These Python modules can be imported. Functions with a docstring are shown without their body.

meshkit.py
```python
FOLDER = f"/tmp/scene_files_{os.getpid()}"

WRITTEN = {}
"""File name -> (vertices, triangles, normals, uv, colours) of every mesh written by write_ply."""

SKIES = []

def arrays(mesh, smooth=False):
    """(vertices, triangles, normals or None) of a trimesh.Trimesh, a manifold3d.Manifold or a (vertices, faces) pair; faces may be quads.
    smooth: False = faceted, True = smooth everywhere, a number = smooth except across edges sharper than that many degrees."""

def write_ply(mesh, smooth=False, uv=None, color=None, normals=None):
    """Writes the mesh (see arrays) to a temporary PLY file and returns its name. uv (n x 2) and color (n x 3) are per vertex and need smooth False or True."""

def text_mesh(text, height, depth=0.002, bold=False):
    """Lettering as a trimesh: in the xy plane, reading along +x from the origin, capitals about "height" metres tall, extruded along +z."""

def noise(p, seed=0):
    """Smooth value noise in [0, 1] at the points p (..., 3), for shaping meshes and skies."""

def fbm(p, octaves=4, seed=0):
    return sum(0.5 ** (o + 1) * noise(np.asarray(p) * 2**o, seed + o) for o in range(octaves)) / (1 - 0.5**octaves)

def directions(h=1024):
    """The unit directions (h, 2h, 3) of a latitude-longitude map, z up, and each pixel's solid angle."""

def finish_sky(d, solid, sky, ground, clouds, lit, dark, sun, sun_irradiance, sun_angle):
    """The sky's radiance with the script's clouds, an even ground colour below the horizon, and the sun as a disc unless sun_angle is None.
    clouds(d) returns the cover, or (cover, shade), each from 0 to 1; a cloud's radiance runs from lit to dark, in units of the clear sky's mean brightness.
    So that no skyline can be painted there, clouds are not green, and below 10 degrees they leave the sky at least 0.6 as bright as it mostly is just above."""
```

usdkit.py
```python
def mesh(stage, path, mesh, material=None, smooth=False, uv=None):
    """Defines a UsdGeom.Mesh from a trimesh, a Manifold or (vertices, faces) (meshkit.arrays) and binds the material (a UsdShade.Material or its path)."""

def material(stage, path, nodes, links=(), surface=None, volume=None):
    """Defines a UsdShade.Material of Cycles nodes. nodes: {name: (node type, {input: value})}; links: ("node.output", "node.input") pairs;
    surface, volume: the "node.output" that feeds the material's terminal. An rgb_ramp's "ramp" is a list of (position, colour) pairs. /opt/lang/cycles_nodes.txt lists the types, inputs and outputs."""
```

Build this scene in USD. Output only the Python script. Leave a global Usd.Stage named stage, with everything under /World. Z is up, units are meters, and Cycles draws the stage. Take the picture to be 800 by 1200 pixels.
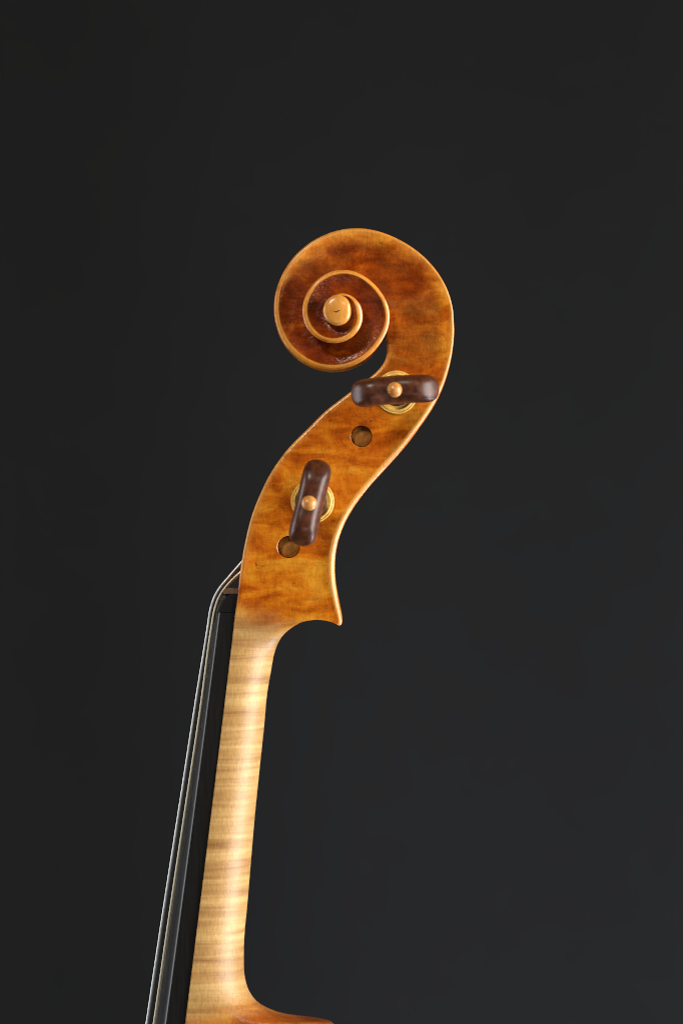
import math
import numpy as np
import trimesh
import manifold3d as m3
from scipy.interpolate import Akima1DInterpolator, PchipInterpolator, UnivariateSpline
from scipy.ndimage import gaussian_filter1d
from pxr import Usd, UsdGeom, UsdLux, UsdShade, Sdf, Gf, Vt
import usdkit, meshkit

stage = Usd.Stage.CreateInMemory()
UsdGeom.SetStageUpAxis(stage, 'Z'); UsdGeom.SetStageMetersPerUnit(stage, 1.0)
UsdGeom.Xform.Define(stage, '/World')

# ------------------------------------------------------------------ camera, lamps, exposure
S = 0.28            # mm of the instrument per pixel of the 800 x 1200 photograph
D = 1500.0          # mm from the lens to the near cheek of the pegbox
Y0 = -12.0          # that plane
ZC = 1.30           # height of the picture's centre, metres
cam = UsdGeom.Camera.Define(stage, '/World/camera')
cam.CreateHorizontalApertureAttr(36.0)
cam.CreateFocalLengthAttr(36.0 * D / (800 * S))
cam.CreateFStopAttr(10.0); cam.CreateFocusDistanceAttr((D + 3) / 1000)
cam.CreateClippingRangeAttr((0.05, 100.0))
cam.CreateExposureAttr(0.0)
cx = UsdGeom.Xformable(cam); cx.AddTranslateOp().Set(Gf.Vec3d(0, (Y0 - D) / 1000, ZC)); cx.AddRotateXYZOp().Set(Gf.Vec3f(90, 0, 0))


def lamp(name, pos, target, w, h, power, color):
    l = UsdLux.RectLight.Define(stage, '/World/' + name)
    l.CreateWidthAttr(w); l.CreateHeightAttr(h); l.CreateIntensityAttr(power); l.CreateColorAttr(Gf.Vec3f(*color))
    m = Gf.Matrix4d().SetLookAt(Gf.Vec3d(*pos), Gf.Vec3d(*target), Gf.Vec3d(0, 0, 1)).GetInverse()
    UsdGeom.Xformable(l).AddTransformOp().Set(m)


HEAD = (0.0, 0.0, ZC + 0.03)
lamp('key_lamp', (-0.62, -0.95, ZC + 0.95), HEAD, 0.26, 0.26, 72.0, (1.0, 0.92, 0.80))
lamp('window_lamp_right', (1.35, -0.34, ZC - 0.12), (0, -0.24, ZC - 0.05), 1.1, 1.5, 12.0, (1.0, 0.99, 0.95))
lamp('window_lamp_left', (-1.7, 0.3, ZC - 0.15), (0, -0.15, ZC - 0.05), 0.7, 1.6, 6.5, (0.88, 0.93, 1.0))
lamp('low_lamp', (0.15, -1.55, ZC - 1.25), HEAD, 1.1, 0.4, 3.0, (0.92, 0.96, 1.0))
lamp('small_lamp', (0.62, -1.35, ZC + 0.75), HEAD, 0.16, 0.16, 26.0, (1.0, 0.96, 0.9))
lamp('backdrop_lamp', (0.85, 0.45, ZC - 0.8), (0.45, 1.25, ZC - 0.4), 0.5, 0.35, 62.0, (0.58, 0.74, 1.0))

# ------------------------------------------------------------------ helpers
_T = Sdf.ValueTypeNames
taken = {}


def numbered(path):
    n = taken.get(path, -1) + 1
    taken[path] = n
    return path if n == 0 else f'{path}_{n:03d}'


def to_world(v):
    v = np.asarray(v, float) / 1000.0
    return v + [0, 0, ZC]


def put(parent, name, v, f, material, normals=None, wood=None, smooth=35):
    """One Mesh prim from millimetre vertices."""
    path = numbered(parent + '/' + name)
    v = to_world(v)
    if normals is None:
        usdkit.mesh(stage, path, trimesh.Trimesh(v, f, process=False), material, smooth=smooth)
        return path
    m = UsdGeom.Mesh.Define(stage, path)
    m.CreatePointsAttr(Vt.Vec3fArray.FromNumpy(v.astype(np.float32)))
    m.CreateFaceVertexCountsAttr(Vt.IntArray.FromNumpy(np.full(len(f), 3, np.int32)))
    m.CreateFaceVertexIndicesAttr(Vt.IntArray.FromNumpy(np.asarray(f, np.int32).ravel()))
    m.CreateSubdivisionSchemeAttr('none')
    m.CreateNormalsAttr(Vt.Vec3fArray.FromNumpy(np.asarray(normals, np.float32))); m.SetNormalsInterpolation('vertex')
    if wood is not None:
        UsdGeom.PrimvarsAPI(m).CreatePrimvar('wood', _T.Color3fArray, 'vertex').Set(Vt.Vec3fArray.FromNumpy(np.asarray(wood, np.float32)))
    UsdShade.MaterialBindingAPI.Apply(m.GetPrim()).Bind(material)
    return path


def vnormals(v, f):
    n, c = np.zeros_like(v), np.cross(v[f[:, 1]] - v[f[:, 0]], v[f[:, 2]] - v[f[:, 0]])
    for k in range(3):
        np.add.at(n, f[:, k], c)
    return n / np.maximum(np.linalg.norm(n, axis=1, keepdims=True), 1e-12)


def px(x, y):
    """A pixel of the photograph on the instrument's side plane, in mm (x, z)."""
    return np.stack([(np.asarray(x, float) - 400) * S, (600 - np.asarray(y, float)) * S], -1)


def at_depth(x, y, depth):
    p = px(x, y) * (D + depth - Y0) / D
    return np.array([p[0], depth, p[1]])


def sstep(a, b, x):
    t = np.clip((np.asarray(x, float) - a) / (b - a), 0, 1)
    return t * t * (3 - 2 * t)


def compact(v, f, *more):
    used, inv = np.unique(f, return_inverse=True)
    return (v[used], inv.reshape(-1, 3)) + tuple(x[used] for x in more)


# ------------------------------------------------------------------ materials
def mat(name, nodes, links, surface='p.BSDF'):
    return usdkit.material(stage, '/World/Looks/' + name, nodes, links, surface=surface)


def srgb(r, g, b):
    c = np.array([r, g, b]) / 255.0
    return tuple(np.where(c < 0.04045, c / 12.92, ((c + 0.055) / 1.055) ** 2.4))


wood = mat('varnished_maple', {
    'geo': ('geometry', {}), 'att': ('attribute', {'attribute': 'wood'}), 'sep': ('separate_color', {}),
    # grain: the flame runs across the neck, fine rays along it
    'm_flame': ('mapping', {'scale': (20, 20, 320), 'rotation': (0, 0.12, 0)}), 'flame': ('noise_texture', {'scale': 1.0, 'detail': 4.0, 'roughness': 0.56, 'distortion': 0.35}),
    'flame_r': ('rgb_ramp', {'ramp': [(0.28, (0, 0, 0)), (0.48, (0.5, 0.5, 0.5)), (0.70, (1, 1, 1))]}),
    'm_ray': ('mapping', {'scale': (1900, 1900, 420), 'rotation': (0, 0.12, 0)}), 'ray': ('noise_texture', {'scale': 1.0, 'detail': 2.0, 'roughness': 0.6}),
    'm_streak': ('mapping', {'scale': (150, 150, 900), 'rotation': (0, -0.05, 0)}), 'streak': ('noise_texture', {'scale': 1.0, 'detail': 3.0, 'roughness': 0.65, 'distortion': 0.3}),
    'streak_r': ('rgb_ramp', {'ramp': [(0.32, (0.55, 0.55, 0.55)), (0.5, (1, 1, 1))]}),
    'm_patch': ('mapping', {'scale': (62, 62, 135), 'rotation': (0, -0.08, 0)}), 'patch': ('noise_texture', {'scale': 1.0, 'detail': 5.0, 'roughness': 0.62, 'distortion': 0.6}),
    'patch_c': ('rgb_ramp', {'ramp': [(0.28, srgb(140, 62, 12)), (0.42, srgb(176, 86, 14)), (0.52, srgb(204, 114, 18)), (0.66, srgb(222, 148, 36)), (0.8, srgb(180, 120, 30))]}),
    'm_patch2': ('mapping', {'scale': (90, 90, 160), 'location': (3.1, 0, 7.7)}), 'patch2': ('noise_texture', {'scale': 1.0, 'detail': 5.0, 'roughness': 0.65, 'distortion': 0.4}),
    'red_c': ('rgb_ramp', {'ramp': [(0.3, srgb(78, 25, 3)), (0.45, srgb(108, 37, 4)), (0.58, srgb(140, 56, 5)), (0.72, srgb(188, 96, 14))]}),
    'neck_c': ('rgb_ramp', {'ramp': [(0.0, srgb(138, 94, 46)), (0.5, srgb(176, 133, 76)), (1.0, srgb(200, 163, 102))]}),
    'mix_red': ('mix_color', {}), 'mix_neck': ('mix_color', {}), 'mix_wear': ('mix_color', {'b': srgb(206, 140, 62)}),
    'spec_m': ('mapping', {'scale': (420, 420, 520)}), 'spec': ('noise_texture', {'scale': 1.0, 'detail': 4.0, 'roughness': 0.7}),
    'spec_r': ('rgb_ramp', {'ramp': [(0.30, (0.35, 0.27, 0.2)), (0.37, (1, 1, 1))]}),
    'mul_streak': ('mix_color', {'blend_type': 'multiply', 'fac': 0.38}), 'mul_spec': ('mix_color', {'blend_type': 'multiply', 'fac': 0.8}),
    'm_mot': ('mapping', {'scale': (170, 170, 380), 'rotation': (0, 0.06, 0)}), 'mot': ('noise_texture', {'scale': 1.0, 'detail': 6.0, 'roughness': 0.68, 'distortion': 0.3}),
    'mot_c': ('rgb_ramp', {'ramp': [(0.32, (0.66, 0.56, 0.48)), (0.46, (0.94, 0.91, 0.88)), (0.56, (1.0, 1.0, 1.0)), (0.7, (1.12, 1.16, 1.25))]}), 'mul_mot': ('mix_color', {'blend_type': 'multiply', 'fac': 0.6, 'use_clamp': False}),
    'wear_n': ('math', {'math_type': 'multiply_add', 'value2': 2.4, 'value3': -1.2}), 'wear_a': ('math', {'math_type': 'add', 'use_clamp': True}), 'wear_g': ('math', {'math_type': 'multiply', 'use_clamp': True}),
    'ray_k': ('map_range', {'from_min': 0.25, 'from_max': 0.75, 'to_min': 0.8, 'to_max': 1.14}), 'mul_ray': ('mix_color', {'blend_type': 'multiply', 'fac': 1.0, 'use_clamp': False}),
    'rough_n': ('map_range', {'from_min': 0.3, 'from_max': 0.7, 'to_min': 0.18, 'to_max': 0.32}),
    'rough': ('mix_float', {'b': 0.46}),
    'bm': ('mapping', {'scale': (700, 700, 900)}), 'bn': ('noise_texture', {'scale': 1.0, 'detail': 3.0, 'roughness': 0.6}),
    'bstr': ('math', {'math_type': 'multiply_add', 'value2': 0.7, 'value3': 0.10}),
    'bump': ('bump', {'distance': 0.00035, 'strength': 0.3}),
    'p': ('principled_bsdf', {'specular_ior_level': 0.5}),
}, [('att.color', 'sep.color'),
    ('geo.position', 'm_flame.vector'), ('m_flame.vector', 'flame.vector'), ('flame.fac', 'flame_r.fac'),
    ('geo.position', 'm_ray.vector'), ('m_ray.vector', 'ray.vector'),
    ('geo.position', 'm_streak.vector'), ('m_streak.vector', 'streak.vector'), ('streak.fac', 'streak_r.fac'),
    ('geo.position', 'm_patch.vector'), ('m_patch.vector', 'patch.vector'), ('patch.fac', 'patch_c.fac'),
    ('geo.position', 'm_patch2.vector'), ('m_patch2.vector', 'patch2.vector'), ('patch2.fac', 'red_c.fac'),
    ('flame_r.color', 'neck_c.fac'),
    ('geo.position', 'spec_m.vector'), ('spec_m.vector', 'spec.vector'), ('spec.fac', 'spec_r.fac'),
    ('sep.g', 'mix_red.fac'), ('patch_c.color', 'mix_red.a'), ('red_c.color', 'mix_red.b'),
    ('mix_red.result', 'mul_streak.a'), ('streak_r.color', 'mul_streak.b'),
    ('mul_streak.result', 'mul_spec.a'), ('spec_r.color', 'mul_spec.b'),
    ('geo.position', 'm_mot.vector'), ('m_mot.vector', 'mot.vector'), ('mot.fac', 'mot_c.fac'), ('mul_spec.result', 'mul_mot.a'), ('mot_c.color', 'mul_mot.b'), ('sep.b', 'mix_neck.fac'), ('mul_mot.result', 'mix_neck.a'), ('neck_c.color', 'mix_neck.b'),
    ('patch2.fac', 'wear_n.value1'), ('wear_n.value', 'wear_a.value1'), ('sep.r', 'wear_a.value2'),
    ('wear_a.value', 'wear_g.value1'), ('sep.r', 'wear_g.value2'),
    ('wear_g.value', 'mix_wear.fac'), ('mix_neck.result', 'mix_wear.a'),
    ('ray.fac', 'ray_k.value'), ('mix_wear.result', 'mul_ray.a'), ('ray_k.result', 'mul_ray.b'),
    ('mul_ray.result', 'p.base_color'),
    ('patch.fac', 'rough_n.value'), ('rough_n.result', 'rough.a'), ('sep.b', 'rough.fac'), ('rough.result', 'p.roughness'),
    ('geo.position', 'bm.vector'), ('bm.vector', 'bn.vector'), ('bn.fac', 'bump.height'), ('sep.g', 'bstr.value1'), ('bstr.value', 'bump.strength'), ('bump.normal', 'p.normal')])

ebony = mat('ebony', {
    'geo': ('geometry', {}), 'm': ('mapping', {'scale': (1500, 1500, 60), 'rotation': (0, 0.13, 0)}), 'n': ('noise_texture', {'scale': 1.0, 'detail': 3.0}),
    'c': ('rgb_ramp', {'ramp': [(0.3, (0.0045, 0.004, 0.0038)), (0.7, (0.010, 0.009, 0.0085))]}),
    'b': ('bump', {'distance': 0.00005, 'strength': 0.15}), 'p': ('principled_bsdf', {'roughness': 0.36, 'specular_ior_level': 0.45})},
    [('geo.position', 'm.vector'), ('m.vector', 'n.vector'), ('n.fac', 'c.fac'), ('c.color', 'p.base_color'), ('n.fac', 'b.height'), ('b.normal', 'p.normal')])
rosewood = mat('rosewood', {
    'geo': ('geometry', {}), 'm': ('mapping', {'scale': (500, 60, 500)}), 'n': ('noise_texture', {'scale': 1.0, 'detail': 4.0, 'roughness': 0.6}),
    'c': ('rgb_ramp', {'ramp': [(0.3, srgb(50, 24, 14)), (0.55, srgb(80, 41, 23)), (0.75, srgb(102, 55, 31))]}),
    'b': ('bump', {'distance': 0.00003, 'strength': 0.1}), 'p': ('principled_bsdf', {'roughness': 0.37, 'specular_ior_level': 0.38})},
    [('geo.position', 'm.vector'), ('m.vector', 'n.vector'), ('n.fac', 'c.fac'), ('c.color', 'p.base_color'), ('n.fac', 'b.height'), ('b.normal', 'p.normal')])


def simple_wood(name, a, b, rough, scale):
    return mat(name, {
        'geo': ('geometry', {}), 'm': ('mapping', {'scale': scale}), 'n': ('noise_texture', {'scale': 1.0, 'detail': 4.0, 'roughness': 0.6}),
        'c': ('rgb_ramp', {'ramp': [(0.3, a), (0.7, b)]}), 'p': ('principled_bsdf', {'roughness': rough})},
        [('geo.position', 'm.vector'), ('m.vector', 'n.vector'), ('n.fac', 'c.fac'), ('c.color', 'p.base_color')])


boxwood = simple_wood('boxwood', srgb(178, 112, 50), srgb(206, 146, 76), 0.3, (500, 500, 500))
boxwood_gilt = simple_wood('golden_boxwood', srgb(200, 150, 66), srgb(230, 190, 100), 0.28, (500, 500, 500))
peg_end = simple_wood('peg_end_wood', srgb(128, 76, 18), srgb(176, 116, 38), 0.5, (600, 600, 600))
brown_wood = simple_wood('brown_wood', srgb(82, 56, 38), srgb(112, 80, 56), 0.45, (300, 300, 300))
steel = mat('wound_steel', {'p': ('principled_bsdf', {'base_color': (0.72, 0.72, 0.70), 'metallic': 0.85, 'roughness': 0.46})}, [])
bronze = mat('bronze_winding', {'p': ('principled_bsdf', {'base_color': (0.62, 0.54, 0.40), 'metallic': 0.8, 'roughness': 0.5})}, [])
cloth = mat('backdrop_cloth', {
    'geo': ('geometry', {}), 'm': ('mapping', {'scale': (3, 3, 2)}), 'n': ('noise_texture', {'scale': 1.0, 'detail': 3.0}),
    'c': ('rgb_ramp', {'ramp': [(0.3, (0.0068, 0.0061, 0.0055)), (0.7, (0.0079, 0.0071, 0.0063))]}),
    'mf': ('mapping', {'scale': (130, 130, 150)}), 'nf': ('noise_texture', {'scale': 1.0, 'detail': 3.0}),
    'k': ('map_range', {'from_min': 0.25, 'from_max': 0.75, 'to_min': 0.9, 'to_max': 1.1}), 'x': ('mix_color', {'blend_type': 'multiply', 'fac': 1.0, 'use_clamp': False}),
    'p': ('principled_bsdf', {'roughness': 0.95, 'specular_ior_level': 0.1, 'sheen_weight': 0.0})},
    [('geo.position', 'm.vector'), ('m.vector', 'n.vector'), ('n.fac', 'c.fac'), ('geo.position', 'mf.vector'), ('mf.vector', 'nf.vector'), ('nf.fac', 'k.value'),
     ('c.color', 'x.a'), ('k.result', 'x.b'), ('x.result', 'p.base_color')])

# ------------------------------------------------------------------ the setting: a dark cloth hung behind
nx, nz = 240, 40
X, Z = np.meshgrid(np.linspace(-3.0, 3.0, nx), np.linspace(-1.25, 2.2, nz), indexing='ij')
Yb = 1.25 + 0.016 * np.sin(X * 8.5 - 0.9 + 0.25 * Z) + 0.006 * np.sin(X * 21.0 + 1.3 * np.sin(Z * 0.9)) + 0.02 * meshkit.fbm(np.stack([X * 3, Z * 0.8, 0 * X], -1), 3, 5)
vb = np.stack([X, Yb, Z + ZC], -1).reshape(-1, 3)
ii, jj = np.meshgrid(np.arange(nx - 1), np.arange(nz - 1), indexing='ij')
a_ = (ii * nz + jj).ravel()
fb = np.vstack([np.stack([a_, a_ + nz, a_ + nz + 1], 1), np.stack([a_, a_ + nz + 1, a_ + 1], 1)])
usdkit.mesh(stage, '/World/backdrop', trimesh.Trimesh(vb, fb, process=False), cloth, smooth=True)
stage.GetPrimAtPath('/World/backdrop').SetCustomDataByKey('kind', 'structure')
stage.GetPrimAtPath('/World/backdrop').SetCustomDataByKey('label', 'plain dark grey cloth backdrop hanging behind the instrument')
stage.GetPrimAtPath('/World/backdrop').SetCustomDataByKey('category', 'backdrop')

# ------------------------------------------------------------------ the instrument: neck, pegbox and scroll are one run of cross-sections
V = '/World/stringed_instrument'
vio = UsdGeom.Xform.Define(stage, V).GetPrim()
vio.SetCustomDataByKey('label', 'golden brown varnished scroll, pegbox and neck of a string instrument with dark pegs')
vio.SetCustomDataByKey('category', 'viola')

# spiral: outer edge of the volute, traced in the photograph round the eye
CX, CY = 396.0, 364.0
trace = [(527.3, 424.5), (530.3, 408), (531.8, 390), (531.6, 377), (530, 359.5), (525.8, 342.5), (519, 327.5), (508.5, 312), (495, 299), (480, 287.8), (465, 279.5), (450, 272.3), (435, 267.8), (422, 266.3), (412, 266.6),
         (400, 268.3), (385, 272.8), (370, 280.3), (355, 290), (341.5, 303.5), (332.5, 317), (325.8, 332), (322.2, 347), (321.3, 357), (322.4, 373), (327.3, 390), (335.5, 405), (347.5, 417.8),
         (359.5, 426), (373, 431.3), (388, 433.2), (400, 432.8), (412, 429.8), (421, 425.2), (435, 413.3), (447, 400.5), (453.8, 388.5), (456, 376), (455.3, 362), (450.8, 350), (442.5, 338), (432, 327.5), (420, 320.8),
         (406, 316.3), (391, 317.8), (377.5, 323.8), (367, 333.5), (359.5, 344), (355, 356), (354.3, 364.5), (356.5, 376.5), (361.8, 387), (370, 396), (380.5, 401.3), (392.5, 402.8), (406, 399.8),
         (415, 393), (421.8, 382.5), (424.8, 370.5), (423.3, 361.5), (418.8, 354), (412, 348), (406, 345), (399, 344.3), (391, 346.5), (383.5, 352.5), (379.8, 360), (379, 367.5), (382, 376.5), (389.5, 381.8), (397, 382.8),
         (404.5, 379.5), (409.8, 372), (411.4, 366)]
trace = np.array(trace)
ang = np.degrees(np.unwrap(np.arctan2(CY - trace[:, 1], trace[:, 0] - CX)))
rad = np.hypot(trace[:, 0] - CX, trace[:, 1] - CY)
r_of = UnivariateSpline(ang, rad, k=3, s=len(ang) * 0.12)


E0, E1 = 815.0, 1076.0


def spiral(phi):
    r = r_of(np.clip(phi, ang[0], ang[-1]))
    t = sstep(E1, E0 + 360, phi)                                     # past the trace the eye's outline closes on itself
    r = np.where(phi > E1, (1 - t) * float(r_of(E1)) + t * (float(r_of(E0))), r)
    t = np.radians(phi)
    return np.stack([CX + r * np.cos(t), CY - r * np.sin(t)], -1)


# key sections below the volute: front point, back point, half width, squareness, bevel width
K = [  # Fx Fy Bx By  half  q   bevel
    (200, 1330, 394.5, 1330, 16.5, 0, .5), (214.5, 1222, 394.5, 1215, 16.6, 0, .5), (216, 1212, 394, 1204, 16.6, 0, .5), (217, 1205, 391, 1198.3, 16.6, 0, .5), (218, 1198, 383.7, 1195.7, 16.6, 0, .5),
    (219, 1189, 359.4, 1194.6, 16.6, 0, .5), (220, 1179, 335, 1191, 16.6, 0, .5), (221, 1170, 318.7, 1185.6, 16.5, 0, .5), (222, 1162, 305.7, 1179, 16.5, 0, .5), (223, 1153, 294.4, 1167.7, 16.4, 0, .5),
    (224, 1143, 288, 1153, 16.3, 0, .5), (225, 1133, 285.8, 1140, 16.2, 0, .5), (231.8, 1080, 287, 1087, 15.9, 0, .5), (235.5, 1058.5, 289.3, 1065, 15.7, 0, .5), (248.8, 940, 299.5, 946, 14.7, 0, .5),
    (260.8, 848.5, 309, 855, 13.9, 0, .5), (266, 805, 313, 812, 13.6, 0, .5), (270.5, 767.5, 317.2, 788, 13.4, 0, .5), (272.5, 750, 320, 770.5, 13.35, .03, .5), (273.5, 738, 323, 760, 13.35, .10, .6),
    (274.5, 728, 327.5, 749.5, 13.38, .22, .7), (275.5, 720, 333.5, 742, 13.42, .42, .8), (276.3, 714, 340, 737, 13.46, .60, .8), (277, 708, 349, 731, 13.5, .76, .7), (277.8, 702, 358, 727.6, 13.52, .87, .35),
    (278.4, 698, 367, 726.2, 13.54, .935, .35), (278.9, 694, 376, 726.2, 13.55, .968, .35), (279.5, 688, 385, 727.8, 13.55, .987, .4), (280.6, 677, 392.5, 730.9, 13.55, .996, .6), (282, 666, 397.9, 733.6, 13.55, 1, .9),
    (282.2, 664.5, 400.4, 731.5, 13.55, 1, 1.1), (282.4, 663, 401.2, 727, 13.55, 1, 1.6), (282.6, 661.5, 400.8, 722, 13.55, 1, 1.95), (283.0, 659, 397.8, 710, 13.55, 1, 2.1), (283.5, 656, 394.8, 695, 13.5, 1, 2.1),
    (284.1, 652.5, 392.5, 680, 13.5, 1, 2.1), (284.7, 648.5, 391.8, 667, 13.4, 1, 2.1), (286.0, 641, 392.5, 653, 13.3, 1, 2.05), (288, 632, 394.8, 638, 13.2, 1, 2.0), (292, 614, 400, 621.5, 13.0, 1, 1.95),
    (297, 598, 406.5, 606.8, 12.8, 1, 1.9), (303, 583, 415.5, 592, 12.6, 1, 1.9), (310.5, 566.5, 426.5, 577, 12.4, 1, 1.9), (319, 551, 437.5, 563.7, 12.2, 1, 1.85), (340, 522.5, 455.5, 544, 11.8, 1, 1.8),
    (370, 492.5, 473, 524, 11.4, 1, 1.7), (400, 467, 494, 496, 11.0, 1, 1.5), (423, 449.5, 509, 473, 10.8, 1, 1.3), (439, 437.5, 519, 452, 10.6, 1, 1.0), (448.5, 427, 524.5, 435.5, 10.5, 1, .85), (453.5, 414, 529, 416, 10.4, 1, .75),
    (455, 398, 531.3, 398, 10.35, 1, .7), (455.6, 384, 531.9, 383, 10.3, 1, .7)]
K = np.array(K, float)
_e = np.polyfit([730, 767.5, 848.5, 940, 1058.5, 1080, 1198.5], [274, 270.5, 260.8, 248.8, 235.0, 232.0, 217.5], 2)   # the glue line under the fingerboard is straight
_n = K[:, 1] > 735
K[_n, 0] = np.polyval(_e, K[_n, 1])
# the round back of the neck stands 12 mm behind the traced plane
_g = 1 + (0 - Y0) / D * (1 - K[:, 5])
K[:, 2] = 400 + (K[:, 2] - 400) * _g; K[:, 3] = 600 + (K[:, 3] - 600) * _g
tk = np.concatenate([[0], np.cumsum(np.hypot(*np.diff(K[:, 2:4], axis=0).T) * 0.75 + np.hypot(*np.diff(K[:, 0:2], axis=0).T) * 0.25)])
NB = 430
tt = np.linspace(0, tk[-1], NB)
sec = PchipInterpolator(tk, K)(tt)
sec[:, :4] = Akima1DInterpolator(tk, K[:, :4])(tt)
chin = np.exp(-((tt - tk[29]) / 12.0) ** 2)[:, None]
soft = gaussian_filter1d(sec, 2.4, axis=0, mode='nearest')
soft[:6], soft[-8:] = sec[:6], sec[-8:]
sec = chin * sec + (1 - chin) * soft
i_graft = int(np.searchsorted(tt, tk[23]))        # the neck ends, the pegbox begins
PHI0, PHI1, NS = 0.0, 842.0, 490
phi = np.linspace(PHI0, PHI1, NS)
O, I = spiral(phi), spiral(phi + 360)
I = np.array([CX, CY]) + (I - [CX, CY]) * (1 - 0.6 * sstep(765, 842, phi))[:, None]
O = np.array([CX, CY]) + (O - [CX, CY]) * (1 - 0.07 * sstep(796, 840, phi))[:, None]      # the last turn runs into the eye
i_scroll = NB - 16
half_phi = PchipInterpolator([-20, 0, 60, 90, 180, 270, 360, 450, 540, 630, 720, 792, 830], [10.35, 10.25, 10.3, 10.5, 11.7, 13.3, 14.9, 15.9, 16.8, 17.7, 18.6, 19.3, 19.2])
bev_phi = PchipInterpolator([-10, 0, 70, 130, 180, 300, 420, 560, 680, 740, 792, 830], [.65, .6, .9, 1.3, 1.4, 1.45, 1.15, 1.4, 1.65, 2.2, 2.4, 2.2])
Fp = np.vstack([sec[:, 0:2], I]); Bp = np.vstack([sec[:, 2:4], O])
half = np.concatenate([sec[:, 4], half_phi(phi)]); q = np.concatenate([sec[:, 5], np.ones(NS)]); bev = np.concatenate([sec[:, 6], bev_phi(phi)])
PH = np.concatenate([np.full(NB, -20.0) + 20 * sstep(NB - 60, NB, np.arange(NB)), phi])
half = gaussian_filter1d(half, 3, mode='nearest')
inset = np.concatenate([np.zeros(NB - 14), np.linspace(0, 0.7, 14), np.full(NS, 0.7)])      # how far a turn's foot runs into the turn inside it
dish = 2.6 * sstep(-25, 200, PH) * (1 - 0.5 * sstep(560, 740, PH))
step = 0.45 * sstep(60, 170, PH)
NF, NA, NSD, NC, NBK = 3, 5, 48, 9, 12


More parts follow.
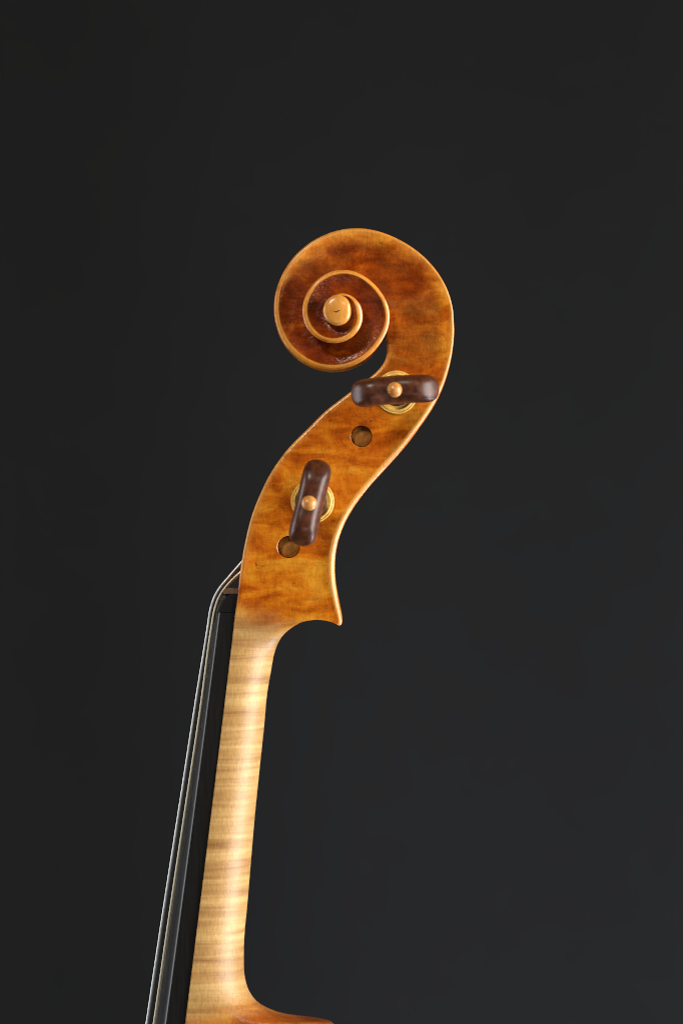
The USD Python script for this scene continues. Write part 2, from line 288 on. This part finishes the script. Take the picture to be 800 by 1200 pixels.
def profile(k):
    A, B = px(*Fp[k]), px(*Bp[k])
    L = np.linalg.norm(B - A); u = (B - A) / L
    h, cw = half[k], min(bev[k], L * 0.5)
    ch, rf = cw * (0.62 if PH[k] < 30 else 0.5), 1.1
    a0 = -inset[k] if inset[k] > 0 else 0.0
    pts = [(a0, 0.0), (a0, h * 0.45), (a0, h * 0.8)]
    th = np.linspace(0, np.pi / 2, NA)
    depth, stp = dish[k], step[k]
    def floor(a):
        d = np.maximum(L - cw - a, 0)
        v = np.clip(d / max(L - cw, 1e-6), 0, 1)
        prof = np.sin(np.clip(v * 1.12, 0, 1) * np.pi / 2) ** 1.3
        return depth * prof * min(1.0, (L - cw) / 8.0 + 0.25) + stp * (1 - np.exp(-d / 0.28))
    base = floor(np.array([0.0]))[0]
    if inset[k] > 0:
        f0 = inset[k] / 0.7
        rr = rf * (1 - f0)
        pts += [(a0 + rr * (1 - np.cos(t)), h - base - rr + rr * np.sin(t)) for t in th]
        s0 = a0 + rr
    else:
        pts += [(rf * (1 - np.cos(t)), h - rf + rf * np.sin(t)) for t in th]
        s0 = rf
    sp = np.linspace(0, 1, NSD + 2)[1:-1]
    sp = 0.6 * sp + 0.4 * (0.5 - 0.5 * np.cos(np.pi * sp))
    a = s0 + (L - cw - s0) * sp
    pts += list(zip(a, h - floor(a)))
    x = np.array([0.0, 0.06, 0.14, 0.35, 0.5, 0.68, 0.86, 0.95, 1.0])
    bulge = 0.3 * cw * np.sin(np.pi * x)
    pts += list(zip(L - cw + cw * x, h - ch * x + bulge * 0.6))
    y = np.linspace(1, 0, NBK + 1)[1:]
    hb = h - ch
    flute = 1.1 * np.sin(np.pi * np.clip(y, 0, 1) ** 0.9) ** 2 - 0.3 * np.clip(1 - y / 0.25, 0, 1) * sstep(-60, 20, k - NB + 80)
    pts += list(zip(np.full(NBK, L) - flute * sstep(.9, 1.0, q[k]) * (1 if cw > 0 else 0), hb * y))
    R = np.array(pts)
    if q[k] < 1:
        e = 2.25 + 11 * q[k] ** 1.6                                      # from a round back to a square one
        fr = np.concatenate([sp * 0.9, np.sin(np.linspace(np.arcsin(0.9 ** (e / 2)), np.pi / 2, NC + NBK + 1)[1:]) ** (2 / e)])
        Dp = np.concatenate([R[:NF], np.stack([np.zeros(NA), np.linspace(h * 0.9, h, NA)], 1), np.stack([L * fr, h * np.maximum(1 - fr ** e, 0) ** (1 / e)], 1)])
        Dp[-1, 1] = 0
        t = sstep(0.5, 1.0, q[k])
        R = (1 - t) * Dp + t * R
    xz = A + R[:, :1] * u
    return np.stack([xz[:, 0], -R[:, 1], xz[:, 1]], 1), R, L, cw


NP = NF + NA + NSD + NC + NBK
NSEC = NB + NS
ring = np.zeros((NSEC, 2 * NP - 2, 3)); wm = np.zeros((NSEC, 2 * NP - 2, 3))
for k in range(NSEC):
    P, R, L, cw = profile(k)
    ring[k, :NP] = P
    ring[k, NP:] = (P * [1, -1, 1])[1:-1][::-1]
    d = L - cw - R[:, 0]                                            # from the bevel's inner edge, mm
    ph = PH[k]
    spread = 0.5 - 0.2 * sstep(90, 170, ph) + 2.6 * sstep(-15, 40, ph) * (1 - sstep(110, 170, ph)) * 1.2
    wear = np.where(d <= 0.05, 1.0, np.exp(-np.maximum(d, 0) / spread) * (0.75 - 0.45 * sstep(90, 170, ph)))
    wear = np.maximum(wear, (0.95 * np.exp(-(np.maximum(R[:, 0] - 0.6, 0) / 1.3)) if ph < -1 else 0) * q[k])
    wear *= sstep(0.85, 1.0, q[k]) * (sstep(tk[27], tk[29], tt[k]) if k < NB else 1.0)
    wear[NF + NA + NSD + 4:NF + NA + NSD + NC] *= np.linspace(0.85, 0.5, NC - 4)
    wear[NF + NA + NSD + NC:] *= 0.4
    red = sstep(-30, 8, ph) * (0.85 + 0.15 * sstep(60, 200, ph)) * sstep(-0.3, 0.6 + 5.0 * (1 - sstep(90, 180, ph)), d)
    xp, yp = P[:, 0] / S + 400, 600 - P[:, 2] / S
    line = yp - (714 + (xp - 276) * 0.34) + 9 * (meshkit.fbm(np.stack([xp / 14, yp / 14, 0 * xp], -1), 3, 2) - .5)                            # below this slanting line the neck is bare wood
    nk = sstep(-20, 26, line)
    heel = sstep(-12, 26, yp - 1172 + (xp - 300) * 0.25)              # the varnish begins again on the heel
    nk = nk * (1 - 0.9 * heel)
    red = np.maximum(red, 0.28 * sstep(640, 480, yp) * q[k] * (ph < 0)) if k < NB else red
    red = np.maximum(red, heel * (0.35 + 0.45 * sstep(300, 380, xp)))
    m = np.stack([wear * (1 - nk), red, nk], 1)
    wm[k, :NP] = m; wm[k, NP:] = m[1:-1][::-1]
M = 2 * NP - 2
vr, wr = ring.reshape(-1, 3), wm.reshape(-1, 3)


def strip(k0, k1):
    i, j = np.meshgrid(np.arange(k0, k1), np.arange(M), indexing='ij')
    a, b = i * M + j, i * M + (j + 1) % M
    return np.stack([a, a + M, b + M, b], -1).reshape(-1, 4), j.ravel()


def tri(qd):
    return np.vstack([qd[:, [0, 1, 2]], qd[:, [0, 2, 3]]])


qall, _ = strip(0, NSEC - 1)
fall = tri(qall)
if trimesh.Trimesh(vr[strip(0, NB - 20)[0].reshape(-1, 4)].reshape(-1, 3), tri(np.arange(4 * len(strip(0, NB - 20)[0])).reshape(-1, 4)), process=False).volume < 0:
    fall = fall[:, ::-1]; FLIP = True
else:
    FLIP = False
nr = vnormals(vr, fall)


def fl(f):
    return f[:, ::-1] if FLIP else f


def cap(k, last):
    """A fan over one section, turned outward."""
    c = np.arange(M) + k * M
    f = np.stack([np.full(M - 2, c[0]), c[1:-1], c[2:]], 1)
    return fl(f if not last else f[:, ::-1]) if False else (f[:, ::-1] if last != FLIP else f)


# neck
f = np.vstack([fl(tri(strip(0, i_graft)[0])), cap(0, False)])
v_, f_, n_, w_ = compact(vr, f, nr, wr)
put(V, 'neck', v_, f_, wood, n_, w_)

# pegbox: hollowed out and bored for the pegs, in Manifold, with normals and wear carried along as properties
k0, k1 = i_graft, i_scroll
f = np.vstack([fl(tri(strip(k0, k1)[0])), cap(k0, False), cap(k1, True)])
cols = np.zeros((len(vr), 1)); jj_ = np.arange(len(vr)) % M
rimcol = ((jj_ >= NF + NA + NSD) & (jj_ < NF + NA + NSD + NC)) | ((jj_ > M - (NF + NA + NSD + NC)) & (jj_ <= M - (NF + NA + NSD)))
cols[rimcol] = 1
kk_ = np.arange(len(vr)) // M
cols[kk_ < int(np.searchsorted(tt, tk[29]))] = 0
v_, f_, n_, w_, c_ = compact(vr, f, nr, wr, cols)
if trimesh.Trimesh(v_, f_, process=False).volume < 0:
    f_ = f_[:, ::-1]
body = m3.Manifold(m3.Mesh(np.hstack([v_, n_, w_, c_]).astype(np.float32), f_.astype(np.uint32)))


def tool(mesh, look=(0.0, 0.25, 0.0)):
    mesh = trimesh.graph.smooth_shade(mesh, angle=0.6, facet_minarea=None)
    v, f = np.array(mesh.vertices), np.array(mesh.faces)
    n = vnormals(v, f)
    uniq, inv = np.unique(np.round(v, 5), axis=0, return_inverse=True)
    first = np.zeros(len(uniq), int); first[inv[::-1]] = np.arange(len(v))[::-1]
    src = np.arange(len(v)); dst = first[inv]; ch = src != dst
    return m3.Manifold(m3.Mesh(np.hstack([v, -n, np.tile(look, (len(v), 1)), np.zeros((len(v), 1))]).astype(np.float32), f.astype(np.uint32),
                               src[ch].astype(np.uint32), dst[ch].astype(np.uint32)))


def bar(p0, p1, r, n=64):
    return trimesh.creation.cylinder(radius=r, segment=[p0, p1], sections=n)


# trough
ks = np.arange(int(np.searchsorted(tt, tk[27])), NB - 34, 4)
tv = []
for k in ks:
    A, B = px(*Fp[k]), px(*Bp[k]); L = np.linalg.norm(B - A); u = (B - A) / L
    a, b, w = A - u * 3, A + u * (L * (0.3 + 0.46 * sstep(tk[27], tk[34], tt[k]))), half[k] - 5.6
    tv += [(a[0], -w, a[1]), (b[0], -w * .85, b[1]), (b[0], w * .85, b[1]), (a[0], w, a[1])]
tf = []
for i in range(len(ks) - 1):
    for j in range(4):
        a, b = i * 4 + j, i * 4 + (j + 1) % 4
        tf += [(a, a + 4, b + 4), (a, b + 4, b)]
e = (len(ks) - 1) * 4
tf += [(0, 1, 2), (0, 2, 3), (e, e + 2, e + 1), (e, e + 3, e + 2)]
tr = trimesh.Trimesh(np.array(tv), np.array(tf), process=False)
if tr.volume < 0:
    tr.invert()
body = body - tool(tr)
pegs = [dict(c=(464.3, 459.5), near=True, pin=(462, 456.4), ang=4.2, L=51.5, r=3.9), dict(c=(423.3, 511.3), near=False, ang=52, r=3.55),
        dict(c=(366.1, 587.6), near=True, pin=(361.8, 589.8), ang=76.6, L=50, r=3.9), dict(c=(338.2, 641), near=False, ang=78, r=3.65)]
for p in pegs:
    x, z = px(*p['c']); p['h'] = float(np.interp(p['c'][1], tk * 0 + K[::-1, 1][::-1] if False else np.sort(K[:, 1]), K[np.argsort(K[:, 1]), 4]))
    body = body - tool(bar([x, -40, z], [x, 40, z], p['r']), look=(0.0, 0.9, 0.0))
    if not p['near']:
        hh = p['h'] + 0.02                                                # the bore's worn edge
        cone = trimesh.creation.cone(radius=p['r'] + 0.28, height=p['r'] + 0.28, sections=64)
        cone.apply_transform(trimesh.transformations.rotation_matrix(-np.pi / 2, [1, 0, 0])); cone.apply_translation([x, -hh, z])
        body = body - tool(cone, look=(0.35, 0.0, 0.0))
mm = body.to_mesh()
vp = np.array(mm.vert_properties, float); ft = np.array(mm.tri_verts)
rim = (vp[ft][:, :, 9] > 0.99).all(1)
vn = vp[:, 3:6] / np.maximum(np.linalg.norm(vp[:, 3:6], axis=1, keepdims=True), 1e-9)
a = compact(vp[:, :3], ft[~rim], vn, vp[:, 6:9]); path_box = put(V, 'pegbox', a[0], a[1], wood, a[2], a[3])
a = compact(vp[:, :3], ft[rim], vn, vp[:, 6:9]); put(path_box, 'bevelled_edge', a[0], a[1], wood, a[2], a[3])

# scroll
qs, js = strip(i_scroll, NSEC - 1)
isrim = ((js >= NF + NA + NSD) & (js < NF + NA + NSD + NC - 1)) | ((js > M - (NF + NA + NSD + NC)) & (js < M - (NF + NA + NSD)))
f = np.vstack([fl(tri(qs[~isrim])), cap(NSEC - 1, True)])
v_, f_, n_, w_ = compact(vr, f, nr, wr); path_scroll = put(V, 'scroll', v_, f_, wood, n_, w_)
v_, f_, n_, w_ = compact(vr, fl(tri(qs[isrim])), nr, wr); put(path_scroll, 'volute_edge', v_, f_, wood, n_, w_)

# eye of the volute: a domed boss on each side
pe = np.linspace(E0, E0 + 360, 97)[:-1]
rim_eye = px(*spiral(pe).T)
cen = px(395.6, 363.6)
rel = rim_eye - cen
rel = gaussian_filter1d(np.linalg.norm(rel, axis=1), 3, mode='wrap')[:, None] * rel / np.linalg.norm(rel, axis=1, keepdims=True)
ev, ew = [], []
levels = [(1.0, 8.0), (1.0, 14.0), (1.0, 17.6), (0.99, 18.3), (0.97, 18.8), (0.93, 19.25), (0.85, 19.7), (0.7, 20.05), (0.45, 20.3), (0.2, 20.4)]
for sgn in (-1, 1):
    for s, h in levels:
        tilt = 0.03 * rel[:, 1] * s
        ev.append(np.stack([cen[0] + rel[:, 0] * s, sgn * (h - tilt * (h > 15)), cen[1] + rel[:, 1] * s], 1))
ev = np.array(ev); n1 = len(pe)
for side in (0, 1):
    g = ev[side * len(levels):(side + 1) * len(levels)]
    top = g[-1].mean(0)
    v = np.vstack([g.reshape(-1, 3), [top]])
    f = []
    for i in range(len(levels) - 1):
        for j in range(n1):
            a, b = i * n1 + j, i * n1 + (j + 1) % n1
            f += [(a, b, b + n1), (a, b + n1, a + n1)]
    f += [((len(levels) - 1) * n1 + j, (len(levels) - 1) * n1 + (j + 1) % n1, len(v) - 1) for j in range(n1)]
    f = np.array(f)
    n = vnormals(v, f)
    if n[-1, 1] * (-1 if side == 0 else 1) < 0:
        f = f[:, ::-1]; n = -n
    hgt = np.abs(v[:, 1])
    put(path_scroll, 'eye', v, f, wood, n, np.stack([np.where(hgt > 17.0, 1.0, 0.1), np.where(hgt > 17, 0, 0.7), 0 * hgt], 1))

# a short drying crack across the near eye
crack = mat('dark_crack', {'p': ('principled_bsdf', {'base_color': (0.045, 0.018, 0.006), 'roughness': 0.7})}, [])
cv, cf = [], []
for i, t in enumerate(np.linspace(-1, 1, 15)):
    c0 = px(394.8 + 4.2 * t, 365.9 + 0.45 * math.cos(t * 4.0 + 0.5) - 0.9 * t)
    w = 0.22 * (1 - t * t) ** 0.6 * (0.7 + 0.3 * math.cos(2.2 * t)) + 0.02
    yy = -(20.42 - 0.45 * (abs(t) * 0.35) ** 2) - 0.02
    cv += [(c0[0], yy, c0[1] - w), (c0[0], yy - 0.03, c0[1]), (c0[0], yy, c0[1] + w)]
for i in range(14):
    for j in (0, 1):
        a = i * 3 + j
        cf += [(a, a + 3, a + 4), (a, a + 4, a + 1)]
put(path_scroll, 'crack', np.array(cv), np.array(cf), crack, smooth=True)

# ------------------------------------------------------------------ fingerboard and nut
fk = np.array([(273.9, 720, 256.9, 718), (274, 730, 254.8, 730), (270.5, 767.5, 249.2, 767.5), (260.8, 848.5, 239.8, 848.5), (248.8, 940, 227.8, 940), (235.5, 1058.5, 212.5, 1058.5), (231.8, 1080, 209.7, 1080), (217.5, 1198.5, 193.5, 1198.5), (201.3, 1330, 175.5, 1330)], float)
fk[0, 0] = 275.3
ys = np.linspace(718, 1330, 80)
fx = np.polyval(np.polyfit(fk[:, 1], fk[:, 0], 2), ys); cxn = np.polyval(np.polyfit(fk[:, 3], fk[:, 2], 2), ys)
hw = np.interp(ys, [690, 1200, 1330], [12.55, 16.1, 17.0])
secs = []
R0 = 41.0
na = 40
for x0, x1, y, w in zip(fx, cxn, ys, hw):
    w = w + 0.02
    yy = np.linspace(-w, w, na)
    rise = np.sqrt(R0 ** 2 - yy ** 2) - math.sqrt(R0 ** 2 - w ** 2)
    a, c = px(x0, y), px(x1, y)
    c2 = c + [0.4, 0]
    out = [(a[0], w, a[1]), (a[0], -w, a[1]), (c2[0], -w, c2[1])]
    out += [(c[0] - r, t * (1 - 0.4 / w), c[1]) for t, r in zip(yy, rise)]
    out += [(c2[0], w, c2[1])]
    secs.append(out)
secs = np.array(secs)


def loft(sc):
    n, m = sc.shape[:2]
    v = sc.reshape(-1, 3); f = []
    i, j = np.meshgrid(np.arange(n - 1), np.arange(m), indexing='ij'); i, j = i.ravel(), j.ravel()
    a, b = i * m + j, i * m + (j + 1) % m
    f = np.vstack([np.stack([a, b, b + m], 1), np.stack([a, b + m, a + m], 1)])
    c0 = np.stack([np.zeros(m - 2, int), np.arange(2, m), np.arange(1, m - 1)], 1)
    e = (n - 1) * m
    f = np.vstack([f, c0, c0[:, ::-1] + e])
    t = trimesh.Trimesh(v, f, process=False)
    if t.volume < 0:
        t.invert()
    return np.array(t.vertices), np.array(t.faces)


v, f = loft(secs); put(V, 'fingerboard', v, f, ebony, smooth=30)
# nut: arched ebony block; each station across gives its own side outline
secs = []
W = 12.62
for t in np.linspace(-W, W, 33):
    s = (math.sqrt(R0 ** 2 - t * t) - math.sqrt(R0 ** 2 - W * W)) / S          # arch in pixels
    lift = s * 0.85 + 1.0 * (1 - (t / W) ** 4)
    pts = [(275.6, 717.4), (279.0, 696.0), (270 - 0.2 * lift, 696.0), (266.2 - .6 * lift, 699.5 - .25 * lift), (261.5 - lift, 705.5 - .45 * lift), (258.4 - lift, 711.5 - .25 * lift), (256.6 - lift, 717.4)]
    secs.append([(*[px(x, y)[0]], t, px(x, y)[1]) for x, y in pts])
v, f = loft(np.array(secs)); put(V, 'nut', v, f, ebony, smooth=40)
secs = []
for t in np.linspace(-12.3, 12.3, 9):
    g = 0.9 * (1 - (t / 12.3) ** 2)
    pts = [(279.0, 695.9), (279.3, 690.6), (264 - g, 690.2), (261.5 - g, 691.8), (262 - g, 695.9)]
    secs.append([(px(x, y)[0], t, px(x, y)[1]) for x, y in pts])
v, f = loft(np.array(secs)); put(V, 'nut_ledge', v, f, brown_wood, smooth=40)


# ------------------------------------------------------------------ strings
def tube(pts, r, n=12):
    pts = np.asarray(pts, float)
    t = np.gradient(pts, axis=0); t /= np.linalg.norm(t, axis=1, keepdims=True)
    up = np.array([0, 1.0, 0]); a = np.cross(t, up); a /= np.linalg.norm(a, axis=1, keepdims=True); b = np.cross(t, a)
    th = np.linspace(0, 2 * np.pi, n, endpoint=False)
    sc = pts[:, None] + r * (np.cos(th)[None, :, None] * a[:, None] + np.sin(th)[None, :, None] * b[:, None])
    return loft(sc)


mid = [(152.8, 1330), (172.6, 1198.5), (190.2, 1080), (211.8, 940), (230.2, 820), (244.6, 730), (246.6, 716), (250.6, 702), (256.2, 691), (268, 676.5), (283, 659.3)]
out_ = [(160.8, 1330), (180.8, 1198.5), (197.7, 1080), (218.5, 940), (234.9, 830), (248.4, 730), (251.2, 715), (255.2, 702.5), (261.2, 692), (270.5, 681), (282, 670.5)]
for name, tr_, y0, y1, ye, end, r in (('a', out_, -11.3, -7.9, -4, (352, 598), 0.42), ('d', mid, -3.9, -2.7, -2, (411, 510), 0.48), ('g', mid, 3.9, 2.7, 1.5, (452, 461), 0.5), ('c', out_, 11.3, 7.9, 4, (334, 628), 0.55)):
    tr_ = np.array(tr_)
    if name in 'dg':
        tr_ = [400, 600] + (tr_ - [400, 600]) * (1 + 9.0 / D)
    c = np.concatenate([[0], np.cumsum(np.hypot(*np.diff(tr_, axis=0).T))])
    n_ = np.concatenate([np.linspace(0, c[5], 30)[:-1], np.linspace(c[5], c[-1], 40)])
    g = np.stack([PchipInterpolator(c, tr_[:, 0])(n_), PchipInterpolator(c, tr_[:, 1])(n_)], 1)
    g[31:] = gaussian_filter1d(g, 1.5, axis=0, mode='nearest')[31:]
    yy = np.interp(n_, [0, c[7]], [y0 * 1.12, y1])
    p = np.stack([px(*g.T)[:, 0], yy, px(*g.T)[:, 1]], 1)
    e = px(*end)
    tail = np.array([[p[-1, 0] + (e[0] - p[-1, 0]) * s, p[-1, 1] + (ye - p[-1, 1]) * s, p[-1, 2] + (e[1] - p[-1, 2]) * s] for s in np.linspace(0, 1, 8)[1:]])
    v, f = tube(np.vstack([p, tail]), r)
    put(V, 'string', v, f, steel if name in 'dg' else bronze, smooth=True)


# ------------------------------------------------------------------ pegs
def lathe(profile, n=56):
    """(r, y) profile turned round the y axis."""
    pr = np.array(profile, float); th = np.linspace(0, 2 * np.pi, n, endpoint=False)
    sc = np.stack([pr[:, None, 0] * np.cos(th), np.repeat(pr[:, 1:2], n, 1), pr[:, None, 0] * np.sin(th)], -1)
    return loft(sc)


def peg_head(half_len, sgn_wave):
    """A thumb piece: heart-shaped from the side, a rounded, slightly waisted bar from its end. Runs along x, towards -y."""
    n, m = 61, 36
    sc = []
    for l in np.linspace(-1, 1, n):
        s = math.sin(l * math.pi / 2); al = abs(s)
        end = max(1 - al ** 8, 0.0) ** 0.5
        th = (4.5 + 0.35 * al ** 2) * end + 1e-3
        lo = 1.2 + 7.5 * al ** 2.2                                        # underside rises away from the stem
        hi = 17.8 + 1.0 * math.sin(math.pi * min(al / 1.1, 1)) ** 2 - 4.5 * al ** 4
        cy, hy = (lo + hi) / 2, (hi - lo) / 2 * (0.25 + 0.75 * end) + 1e-3
        t = np.linspace(0, 2 * np.pi, m, endpoint=False)
        cs, sn = np.cos(t), np.sin(t)
        e = 2 / 2.8
        w = np.sign(sn) * np.abs(sn) ** e * th
        hgt = np.sign(cs) * np.abs(cs) ** e * hy
        bow = sgn_wave * 0.55 * math.cos(al * math.pi)
        sc.append(np.stack([np.full(m, s * half_len), -(cy + hgt), w + bow * (0.5 + 0.5 * (hgt / hy))], 1))
    return loft(np.array(sc))


for p in pegs:
    sgn = 1 if p['near'] else -1                                           # near pegs face the camera
    h = p['h']; x, z = px(*p['c'])
    frame = lambda v, s=sgn: np.asarray(v) * [1, s, 1]
    y_face = -h
    tip = h - 1.9 if p['near'] else -(h - 2.5)
    # stem, slightly tapered, through both cheeks
    if p['near']:
        tgt = at_depth(*p['pin'], -h - 28)                                 # the axis leans a little, as in the photograph
        base = at_depth(*p['c'], -h); base[0], base[2] = x, z
        lean = (tgt - base) / 28.0
    else:
        lean = np.array([0, 0, 0.0])
    def shear(v):
        v = np.array(v); k = np.clip((-v[:, 1] * sgn - h), 0, None)
        v[:, 0] += lean[0] * k; v[:, 2] += lean[2] * k
        return v
    rr = p['r'] - 0.06
    stem = lathe([(rr - .02, (h - 2.0 if p['near'] else h - 2.7)), (rr, (h - 2.3 if p['near'] else h - 3.0)), (rr, 0), (rr, -h + 0.3), (5.5, -h + 0.28), (5.5, -h - 0.45), (4.6, -h - 0.6), (4.1, -h - 1.4), (3.4, -h - 2.8), (3.0, -h - 5), (3.2, -h - 8), (4.3, -h - 10.6)])
    stem = (stem[0] * [1, sgn, 1], stem[1][:, ::sgn])
    hv, hf = peg_head(14.3, 0.9 if p['ang'] < 45 else 0.1)
    a = math.radians(p['ang'])
    rot = np.array([[math.cos(a), 0, -math.sin(a)], [0, 1, 0], [math.sin(a), 0, math.cos(a)]])
    hv = (hv + [0, -h - 8.8, 0]) @ rot.T
    hv = hv * [1, sgn, 1]; hf = hf[:, ::sgn]
    v = np.vstack([stem[0], hv]); f = np.vstack([stem[1], hf + len(stem[0])])
    pp = put(V, 'peg', shear(v) + [x, 0, z], f, rosewood, smooth=50)
    # collar of two rings round the stem
    cl = lathe([(5.4, -h + 0.2), (7.15, -h + 0.2), (7.15, -h - 0.55), (7.02, -h - 0.85), (6.85, -h - 1.0), (6.6, -h - 1.0), (6.5, -h - 0.9), (6.4, -h - 1.1), (6.05, -h - 1.3), (5.75, -h - 1.3), (5.6, -h - 1.1), (5.4, -h - 0.6)])
    put(pp, 'collar', cl[0] * [1, sgn, 1] + [x, 0, z], cl[1][:, ::sgn], boxwood_gilt, smooth=40)
    pn = lathe([(2.0, -h - 24.6), (2.5, -h - 26.2), (2.45, -h - 26.9), (2.1, -h - 27.6), (1.5, -h - 28.15), (0.8, -h - 28.5), (0.25, -h - 28.65), (0.02, -h - 28.67)], 40)
    put(pp, 'pin', shear(pn[0] * [1, sgn, 1]) + [x, 0, z], pn[1][:, ::sgn], boxwood, smooth=60)
    if not p['near']:
        # the far peg's cut end, seen down the bore in the near cheek
        ev_ = lathe([(0.02, -(h - 2.5) - 0.35), (1.6, -(h - 2.5) - 0.3), (rr - .5, -(h - 2.5) - 0.12), (rr - .1, -(h - 2.5) + 0.1), (rr - .1, -(h - 2.5) + .6), (.02, -(h - 2.5) + .6)], 48)
        put(pp, 'peg_tip', ev_[0] + [x, 0, z], ev_[1], peg_end, smooth=40)
